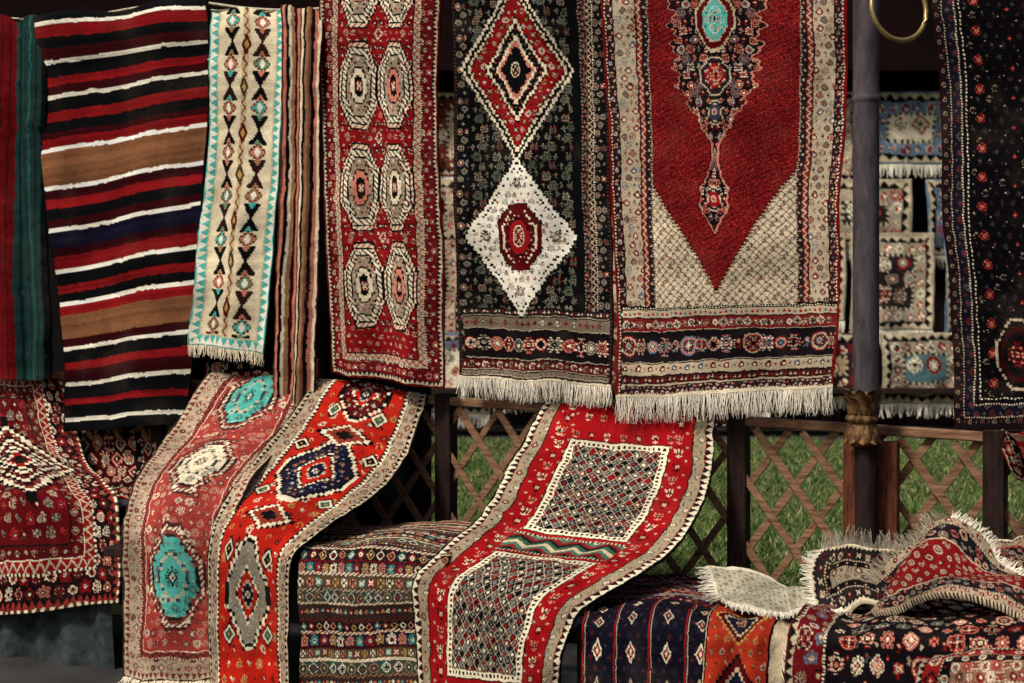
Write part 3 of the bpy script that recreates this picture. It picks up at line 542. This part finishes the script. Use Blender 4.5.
o,e=rug(c.done(43),[(862,602,5.15),(880,580,5.15),(908,552,5.12),(944,522,5.1),(985,543,5.05),(1020,572,5.0),(1060,598,4.95)],[(872,612,4.85),(890,606,4.8),(915,602,4.78),(950,598,4.75),(990,602,4.72),(1025,610,4.7),(1065,620,4.7)],"tent-folded dark patterned carpet with white fringed edge",name="folded_carpet",group=GD,seed=43,wave=(.035,1.1,.3,1.6),thick=.02)
ed=e["l"];n_=len(ed);fringe(o,ed[:n_//2],(-.7,-.2,.5),.045,110,WHT,12,.6);fringe(o,ed[n_//2:],(.5,-.1,.6),.03,100,WHT,13,.6)
c,b=generic(110,150,44,S(26,24,28),S(140,128,108),[LIN,RED,SAGE],edge=CRM)
o,e=rug(c.done(44),[(985,545,5.35),(1010,535,5.3),(1060,540,5.3)],[(975,585,5.1),(1010,590,5.05),(1060,595,5.0)],"black and cream folded carpet slumped on the bench",name="folded_carpet",group=GD,seed=44,wave=(.02,1.1,.3,.6),thick=.02)
c=Cv(110,180,S(176,170,148));c.fill([DOT,CRS,Q3],c.full(),9,8,[[S(100,100,88),SAGE,LIN],[S(130,120,100),BRN,GRY]]);c.ring(c.full(),5,S(214,206,182))
o,e=rug(c.done(45),[(708,571,5.35),(745,570,5.35),(790,578,5.3),(840,600,5.2)],[(722,600,5.05),(760,612,5.0),(795,612,4.95),(842,612,4.95)],"small cream shaggy mat with fringed end on the bench",name="folded_carpet",group=GD,seed=45,wave=(.024,1.1,.3,.8),thick=.015)
fringe(o,e["top"],(-1,-.3,-.1),.05,60,WHT,14,.5);fringe(o,e["r"],(0,-.8,-.5),.03,110,WHT,15,.5)
c,b=generic(110,90,46,RED,DRED,[LIN,BLK,PINK])
rug(c.done(46),[(984,450,6.04),(984,428,5.96),(1000,445,5.90),(1016,480,5.86)],[(1080,452,6.04),(1080,430,5.96),(1080,450,5.9),(1080,500,5.86)],"small red carpet draped over the fence rail",name="draped_carpet",group=GD,seed=46)

# ---------- solids
import bmesh
from mathutils import Vector,Matrix
def box(name,p0,p1,wd,ht,mat,parent=None,up=(0,0,1),bev=.004):
    p0=Vector(p0);p1=Vector(p1);d=p1-p0;L=d.length;d.normalize();u=Vector(up)
    s=d.cross(u);s.normalize();u=s.cross(d)
    bm=bmesh.new();bmesh.ops.create_cube(bm,size=1)
    for v in bm.verts:v.co=Vector((v.co.x*L,v.co.y*wd,v.co.z*ht))
    bmesh.ops.bevel(bm,geom=bm.edges[:],offset=bev,segments=1,affect='EDGES')
    M=Matrix((d,s,u)).transposed().to_4x4();M.translation=(p0+p1)/2;bm.transform(M)
    me=bpy.data.meshes.new(name);bm.to_mesh(me);bm.free();me.materials.append(mat)
    o=bpy.data.objects.new(name,me);col.objects.link(o)
    if parent:o.parent=parent
    return o
def joinm(name,obs,parent=None):
    bm=bmesh.new()
    for o in obs:bm.from_mesh(o.data)
    me=bpy.data.meshes.new(name);bm.to_mesh(me);bm.free();me.materials.append(obs[0].data.materials[0])
    for o in obs:
        d=o.data;bpy.data.objects.remove(o);bpy.data.meshes.remove(d)
    n=bpy.data.objects.new(name,me);col.objects.link(n)
    if parent:n.parent=parent
    return n
def lathe(name,pts,cx,cy,mat,parent=None,seg=28,flute=0):
    V=[];Q=[]
    for (r,z) in pts:
        for k in range(seg):
            a=2*math.pi*k/seg;rr=r*(1+(flute*math.cos(a*9) if flute else 0));V.append((cx+rr*math.cos(a),cy+rr*math.sin(a),z))
    for i in range(len(pts)-1):
        for k in range(seg):Q.append([i*seg+k,i*seg+(k+1)%seg,(i+1)*seg+(k+1)%seg,(i+1)*seg+k])
    o=meshquads(name,np.array(V),np.array(Q),None,mat);col.objects.link(o)
    if parent:o.parent=parent
    return o
fe=bpy.data.objects.new("lattice_fence",None)
link(fe,None,label="low brown lattice fence with square posts behind the carpets",category="fence")
dirv=np.array([1,-K,0]);dirv/=np.linalg.norm(dirv)
O=P(512,300,CF);O[2]=0
def sx(px): return float((P(px,300,CF)-O)@dirv)
def W3(s,z,off=0): return O+dirv*s+np.array([0,0,z])+np.array([-K,-1,0])/math.hypot(1,K)*off
def railz(s):
    s0,s1=sx(440),sx(1024);return 1.17+(1.10-1.17)*(s-s0)/(s1-s0)
sL,sR=sx(-80),sx(1120)
box("rail",W3(sL,railz(sL)),W3(sR,railz(sR)),.05,.035,WOOD,fe)
box("rail",W3(sL,.42),W3(sR,.38),.045,.035,WOOD,fe)
obs=[];ang=math.tan(math.radians(54))
for k,dr in ((0,1),(1,-1)):
    s=sL-1
    while s<sR+1:
        zb,zt=.42,railz(s)-.012
        a=(s,zb);bq=(s+dr*(zt-zb)/ang,zt)
        if min(a[0],bq[0])>sL and max(a[0],bq[0])<sR:
            obs.append(box("slat",W3(a[0],a[1],.012 if k else -.008),W3(bq[0],bq[1],.012 if k else -.008),.010,.026+.006*random.random(),WOOD,None,up=tuple(dirv),bev=.002))
        s+=.18+random.uniform(-.01,.01)
joinm("lattice",obs,fe)
for px in (160,445,738,995):
    s=sx(px)
    box("post",W3(s,0,-.01),W3(s,railz(s)+.03,-.01),.075 if px!=995 else .13,.075,WOODD,fe,up=tuple(dirv))
gp=bpy.data.objects.new("gate_post",None);link(gp,None,label="reddish brown wooden post below the bronze collar",category="post")
s=sx(868);box("board",W3(s-.02,.2,.10),W3(s-.02,1.11,.10),.07,.09,WOODR,gp,up=tuple(dirv))
s=sx(892);box("board",W3(s-.005,.2,.08),W3(s-.005,1.08,.08),.065,.085,WOODR,gp,up=tuple(dirv))
po=bpy.data.objects.new("support_pole",None);link(po,None,label="grey metal pole with bronze collar carrying the rope",category="pole")
pc=P(866,300,CH-.04);R_=.047
zt=HC+ (300+70)/F*pc[1]
zc=HC-(388-300)/F*pc[1]
zj=HC+.72
pp=[(R_,z) for z in np.linspace(zc-.1,zj-.01,24)]+[(R_+.001,zj-.004),(R_+.004,zj),(R_+.004,zj+.016),(R_+.001,zj+.02)]+[(R_,z) for z in np.linspace(zj+.026,zt,10)]
lathe("pipe",pp,pc[0],pc[1],IRON,po,36)
prof=[(.046,zc-.01),(.054,zc-.03),(.05,zc-.07),(.044,zc-.095),(.054,zc-.10),(.058,zc-.11),(.054,zc-.12),(.045,zc-.126),(.05,zc-.14),(.058,zc-.16),(.06,zc-.18),(.052,zc-.2),(.035,zc-.212),(.001,zc-.212)]
ccx,ccy=P(861,300,CH-.04)[0],pc[1]-.01
lathe("collar",prof,ccx,ccy,BRONZE,po,72,.06)
V=[];Q=[]
def leaf(a,z0,ln,wd,r0,out,dn=1):
    k0=len(V);n=8
    for i in range(n):
        f=i/(n-1);w=wd*math.sin(math.pi*min(1,f*.82+.14))**.8;r=r0+out*f**2.2;z=z0+dn*ln*(f-.22*f**4)
        for j,s_ in enumerate((-1,-.5,0,.5,1)):
            rr=r-(.008*abs(s_));aa=a+s_*w/r0
            V.append((ccx+rr*math.cos(aa),ccy+rr*math.sin(aa),z+abs(s_)*-.004*dn))
    for i in range(n-1):
        for j in range(4):Q.append([k0+i*5+j,k0+i*5+j+1,k0+(i+1)*5+j+1,k0+(i+1)*5+j])
for i in range(9):leaf(2*math.pi*i/9+.17,zc-.09,.115,.021,.052,.036)
for i in range(9):leaf(2*math.pi*(i+.5)/9+.17,zc-.09,.08,.018,.056,.032)
for i in range(9):leaf(2*math.pi*i/9+.3,zc-.13,.09,.02,.054,.022,-1)
o=meshquads("leaf_crown",np.array(V),np.array(Q),None,BRONZE);link(o,po)
lathe("lower_shaft",[(.04,0),(.04,zc-.2)],pc[0],pc[1],WOODD,po)
def tube(name,pts,r,mat,parent=None,seg=8):
    pts=np.array(pts);V=[];Q=[];n=len(pts)
    for i,p in enumerate(pts):
        t=pts[min(i+1,n-1)]-pts[max(i-1,0)];t/=np.linalg.norm(t);a=np.cross(t,[0,0,1]) if abs(t[2])<.9 else np.cross(t,[1,0,0]);a/=np.linalg.norm(a);b=np.cross(t,a)
        for k in range(seg):
            w=2*math.pi*k/seg;V.append(p+r*(a*math.cos(w)+b*math.sin(w)))
    for i in range(n-1):
        for k in range(seg):Q.append([i*seg+k,i*seg+(k+1)%seg,(i+1)*seg+(k+1)%seg,(i+1)*seg+k])
    o=meshquads(name,np.array(V),np.array(Q),None,mat);col.objects.link(o)
    if parent:o.parent=parent
    return o
rp=[P(x,y,CH+.022) for x,y in ((-120,24),(-22,17),(45,20),(207,3),(245,8),(330,7),(440,-32),(620,-32),(850,-38),(1000,-44),(1130,-40))]
o=tube("washing_rope",curve(rp,np.linspace(0,1,120)),.006,ROPE);o["label"]="pale rope stretched between poles carrying the carpets";o["category"]="rope"
rc=P(899,8,CH-.25)
rg=tube("brass_ring",[rc+np.array([math.cos(t)*.105,math.sin(t)*.02+math.cos(t)*.04,math.sin(t)*.115]) for t in np.linspace(0,2*math.pi,60)],.0085,BRASS);rg["label"]="large thin brass ring hanging beside the grey pole";rg["category"]="ring"
tube("hanger_wire",[rc+np.array([0,0,.115]),rc+np.array([-.06,.03,.25]),np.array([pc[0],pc[1]-.04,rc[2]+.33])],.003,BRASS,rg)
def bench(px0,px1,z,c0,c1,label,mat=WOODD):
    e=bpy.data.objects.new("trestle_bench",None);link(e,None,label=label,category="bench")
    def q(px,c,zz):
        p=P(px,300,c);p[2]=zz;return p
    a=(q(px0,(c0+c1)/2,z-.03)),(q(px1,(c0+c1)/2,z-.03))
    w=(c1-c0)/math.hypot(1,K)
    box("top",a[0],a[1],w,.04,mat,e)
    d=(a[1]-a[0]);
    for f in (.08,.92):
        for sgn in (-1,1):
            pp=a[0]+d*f+np.array([K,1,0])/math.hypot(1,K)*sgn*w*.42
            box("leg",(pp[0],pp[1],0),(pp[0],pp[1],z-.05),.05,.05,mat,e,up=(1,0,0))
    return e
bench(150,440,.58,5.14,5.8,"dark wooden bench hidden beneath draped carpets")
bench(600,770,.46,5.02,5.75,"low wooden bench beneath navy and orange flatweaves")
bench(830,1075,.44,4.78,5.6,"low wooden bench beneath the piled carpets")
n=60;L=P(-80,300,5.34);Rr=P(112,300,5.34);V=[]
nrm=np.array([K,1,0])/math.hypot(1,K);prof=[(.6,.70)]+[(x,.70) for x in np.linspace(.5,.04,6)]+[(.0,.67)]+[(0,z) for z in np.linspace(.6,0,22)]
for (o_,z) in prof:
    for i in range(n):
        p=L+(Rr-L)*i/(n-1);p=p+nrm*o_;p[2]=z
        if z<.66:p=p-nrm*(.02*math.sin(i*.7)+.016*math.sin(i*.31+z*5))*(1-z)
        V.append(p)
k=len(prof);idx=np.arange(k*n).reshape(k,n)
o=meshquads("covered_table",np.array(V),np.stack([idx[:-1,:-1],idx[1:,:-1],idx[1:,1:],idx[:-1,1:]],-1).reshape(-1,4),None,CLOTH);link(o,None,label="low table covered with grey cloth under a carpet",category="table")
L=P(-140,300,6.5);Rr=P(432,300,6.5);n=90;V=[]  # added sheet, put in only to make the left background dark
for j in range(40):
    z=2.9*j/39
    for i in range(n):
        p=L+(Rr-L)*i/(n-1);p=p+np.array([K,1,0])*(.03*math.sin(i*.55+.4*math.sin(z*2))+.02*math.sin(i*.23));p[2]=z+.01;V.append(p)
idx=np.arange(40*n).reshape(40,n)
o=meshquads("dark_backdrop",np.array(V),np.stack([idx[:-1,:-1],idx[1:,:-1],idx[1:,1:],idx[:-1,1:]],-1).reshape(-1,4),None,BACKDROP);link(o,None,label="added dark sheet that darkens the gaps behind the striped carpets",category="dark_backdrop")
def plane(name,x0,y0,x1,y1,z,mat):
    V=np.array([(x0,y0,z),(x1,y0,z),(x1,y1,z),(x0,y1,z)],float);o=meshquads(name,V,np.array([[0,1,2,3]]),None,mat,False);link(o,None,kind="structure");return o
plane("ground",-300,-100,300,600,0,GRD)
plane("lawn",-40,7.2,60,16.2,.006,SOIL)
r=np.random.RandomState(3);n=170000
d=7.2+(16.1-7.2)*r.rand(n)**1.15;x=(-.12+.56*r.rand(n))*d
cl=np.sin(x*5+np.sin(d*3))*np.sin(d*4)+np.sin(x*1.7+2)*np.cos(d*2.3)+.6*np.sin(x*11)*np.sin(d*9)
hgt=(.022+.045*r.rand(n))*(1+.35*cl);a=r.rand(n)*6.28;wd=.004+.004*r.rand(n);ln=r.randn(n,2)*.035
V=np.empty((n,3,3));V[:,0]=np.stack([x-np.cos(a)*wd,d-np.sin(a)*wd,0*x+.005],-1);V[:,1]=np.stack([x+np.cos(a)*wd,d+np.sin(a)*wd,0*x+.005],-1);V[:,2]=np.stack([x+ln[:,0],d+ln[:,1],hgt.clip(.012,.12)],-1)
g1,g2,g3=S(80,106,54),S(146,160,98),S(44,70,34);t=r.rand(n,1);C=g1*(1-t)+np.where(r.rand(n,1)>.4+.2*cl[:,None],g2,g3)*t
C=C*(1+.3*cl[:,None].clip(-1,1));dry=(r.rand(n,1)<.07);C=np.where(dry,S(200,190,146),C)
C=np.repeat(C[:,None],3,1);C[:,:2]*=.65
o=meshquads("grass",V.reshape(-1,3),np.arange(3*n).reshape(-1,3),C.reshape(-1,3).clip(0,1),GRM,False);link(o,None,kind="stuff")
st=bpy.data.objects.new("market_stall",None);link(st,None,label="long dark wooden stall with awning behind the lawn",category="stall")
box("wall",(-14,18.2,2.9),(18,18.2,2.9),.12,5.8,STALLW,st)
box("awning",(-14,17.6,5.75),(18,17.6,5.75),1.6,.08,AWN,st)
box("valance",(-14,16.75,5.0),(18,16.75,5.0),.05,1.4,AWN,st)
for x in (-5,-1.5,1.2,4.05,5.62,8.5):box("post",(x,17.3,0),(x,17.3,5.7),.14,.14,WOODD,st,up=(1,0,0))
for z in (4.1,2.3):box("beam",(-6,17.4,z+.02),(12,17.4,z+.02),.06,.06,WOODD,st)
box("shelf",(-6,16.75,.55),(12,16.75,.55),.7,.06,WOODD,st)
pals=[(S(200,190,166),S(96,116,136),[S(50,50,70),LIN,RED]),(S(206,190,160),S(120,70,54),[S(50,30,28),RED,BLK]),(S(40,36,38),S(150,140,122),[CRM,GRY,RED]),(S(186,170,140),S(100,50,40),[BLK,RED,CRM]),(S(80,110,116),S(150,140,122),[CRM,BLK,RED]),(MAR,S(170,150,130),[LIN,BLK,RED]),(S(170,146,116),S(50,32,34),[BLK,CRM,RED])]
names=["cream and blue","tan and cream","black and grey","tan and brown","blue-grey","maroon and cream","beige and black"]
k=0
for row,(z1,hh) in enumerate(((4.12,1.0),(3.05,.95),(2.4,1.2),(1.22,.85))):
    x=-3.0+row*.27
    while x<8.2:
        w=.8+.35*((k*37%10)/10.);h=hh*(.85+.3*((k*53%10)/10.))
        pi=(k*5+row)%7;pb=pals[pi];cc,_=generic(64,int(64*h/w),100+k,pb[0],pb[1],pb[2],nb=2,edge=pb[1])
        cc.a*=1.15
        yy=17.2-.02*(k%3)-row*.12-(.25 if row==3 else 0)
        o,e=rug(cc.done(100+k),[(x,yy,z1),(x+.02,yy-.02,z1-h/2),(x,yy,z1-h)],[(x+w,yy,z1),(x+w,yy-.02,z1-h/2),(x+w-.02,yy,z1-h)],names[pi]+" patterned carpet hanging on the far stall",group=GB,seed=100+k,world=True,wave=(.03,2,.2,.1))
        fringe(o,e["bot"],(0,0,-1),.16,50,WHT,100+k)
        x+=w+.04+.07*((k*7)%3);k+=1
# ---------- light, world, camera
w=bpy.data.worlds.new("World");scene.world=w;w.use_nodes=True;nt=w.node_tree;bg=nt.nodes["Background"]
sk=nt.nodes.new("ShaderNodeTexSky");sk.sky_type='NISHITA';sk.sun_disc=False
EL=math.radians(50)
sk.sun_elevation=EL;sk.air_density=1.0;sk.dust_density=6
nt.links.new(sk.outputs[0],bg.inputs[0]);bg.inputs[1].default_value=.075
sl=bpy.data.lights.new("sun","SUN");sl.energy=3.1;sl.angle=math.radians(9);sl.color=(1,.93,.82)
so=bpy.data.objects.new("sun",sl);col.objects.link(so)
az=math.radians(46)
sd=Vector((-math.sin(az)*math.cos(EL),-math.cos(az)*math.cos(EL),math.sin(EL)))
so.rotation_euler=sd.to_track_quat('Z','Y').to_euler()
sk.sun_rotation=math.atan2(sd.x,sd.y)
cam=bpy.data.cameras.new("camera");co=bpy.data.objects.new("camera",cam);col.objects.link(co)
co.location=(0,0,HC);co.rotation_euler=(math.radians(90),0,0);cam.lens=50;cam.sensor_width=36;cam.shift_y=-41.5/1024;cam.clip_end=2000
cam.dof.use_dof=True;cam.dof.focus_distance=5.5;cam.dof.aperture_fstop=4.0
scene.camera=co
scene.view_settings.view_transform='Standard';scene.view_settings.look='None';scene.view_settings.exposure=0
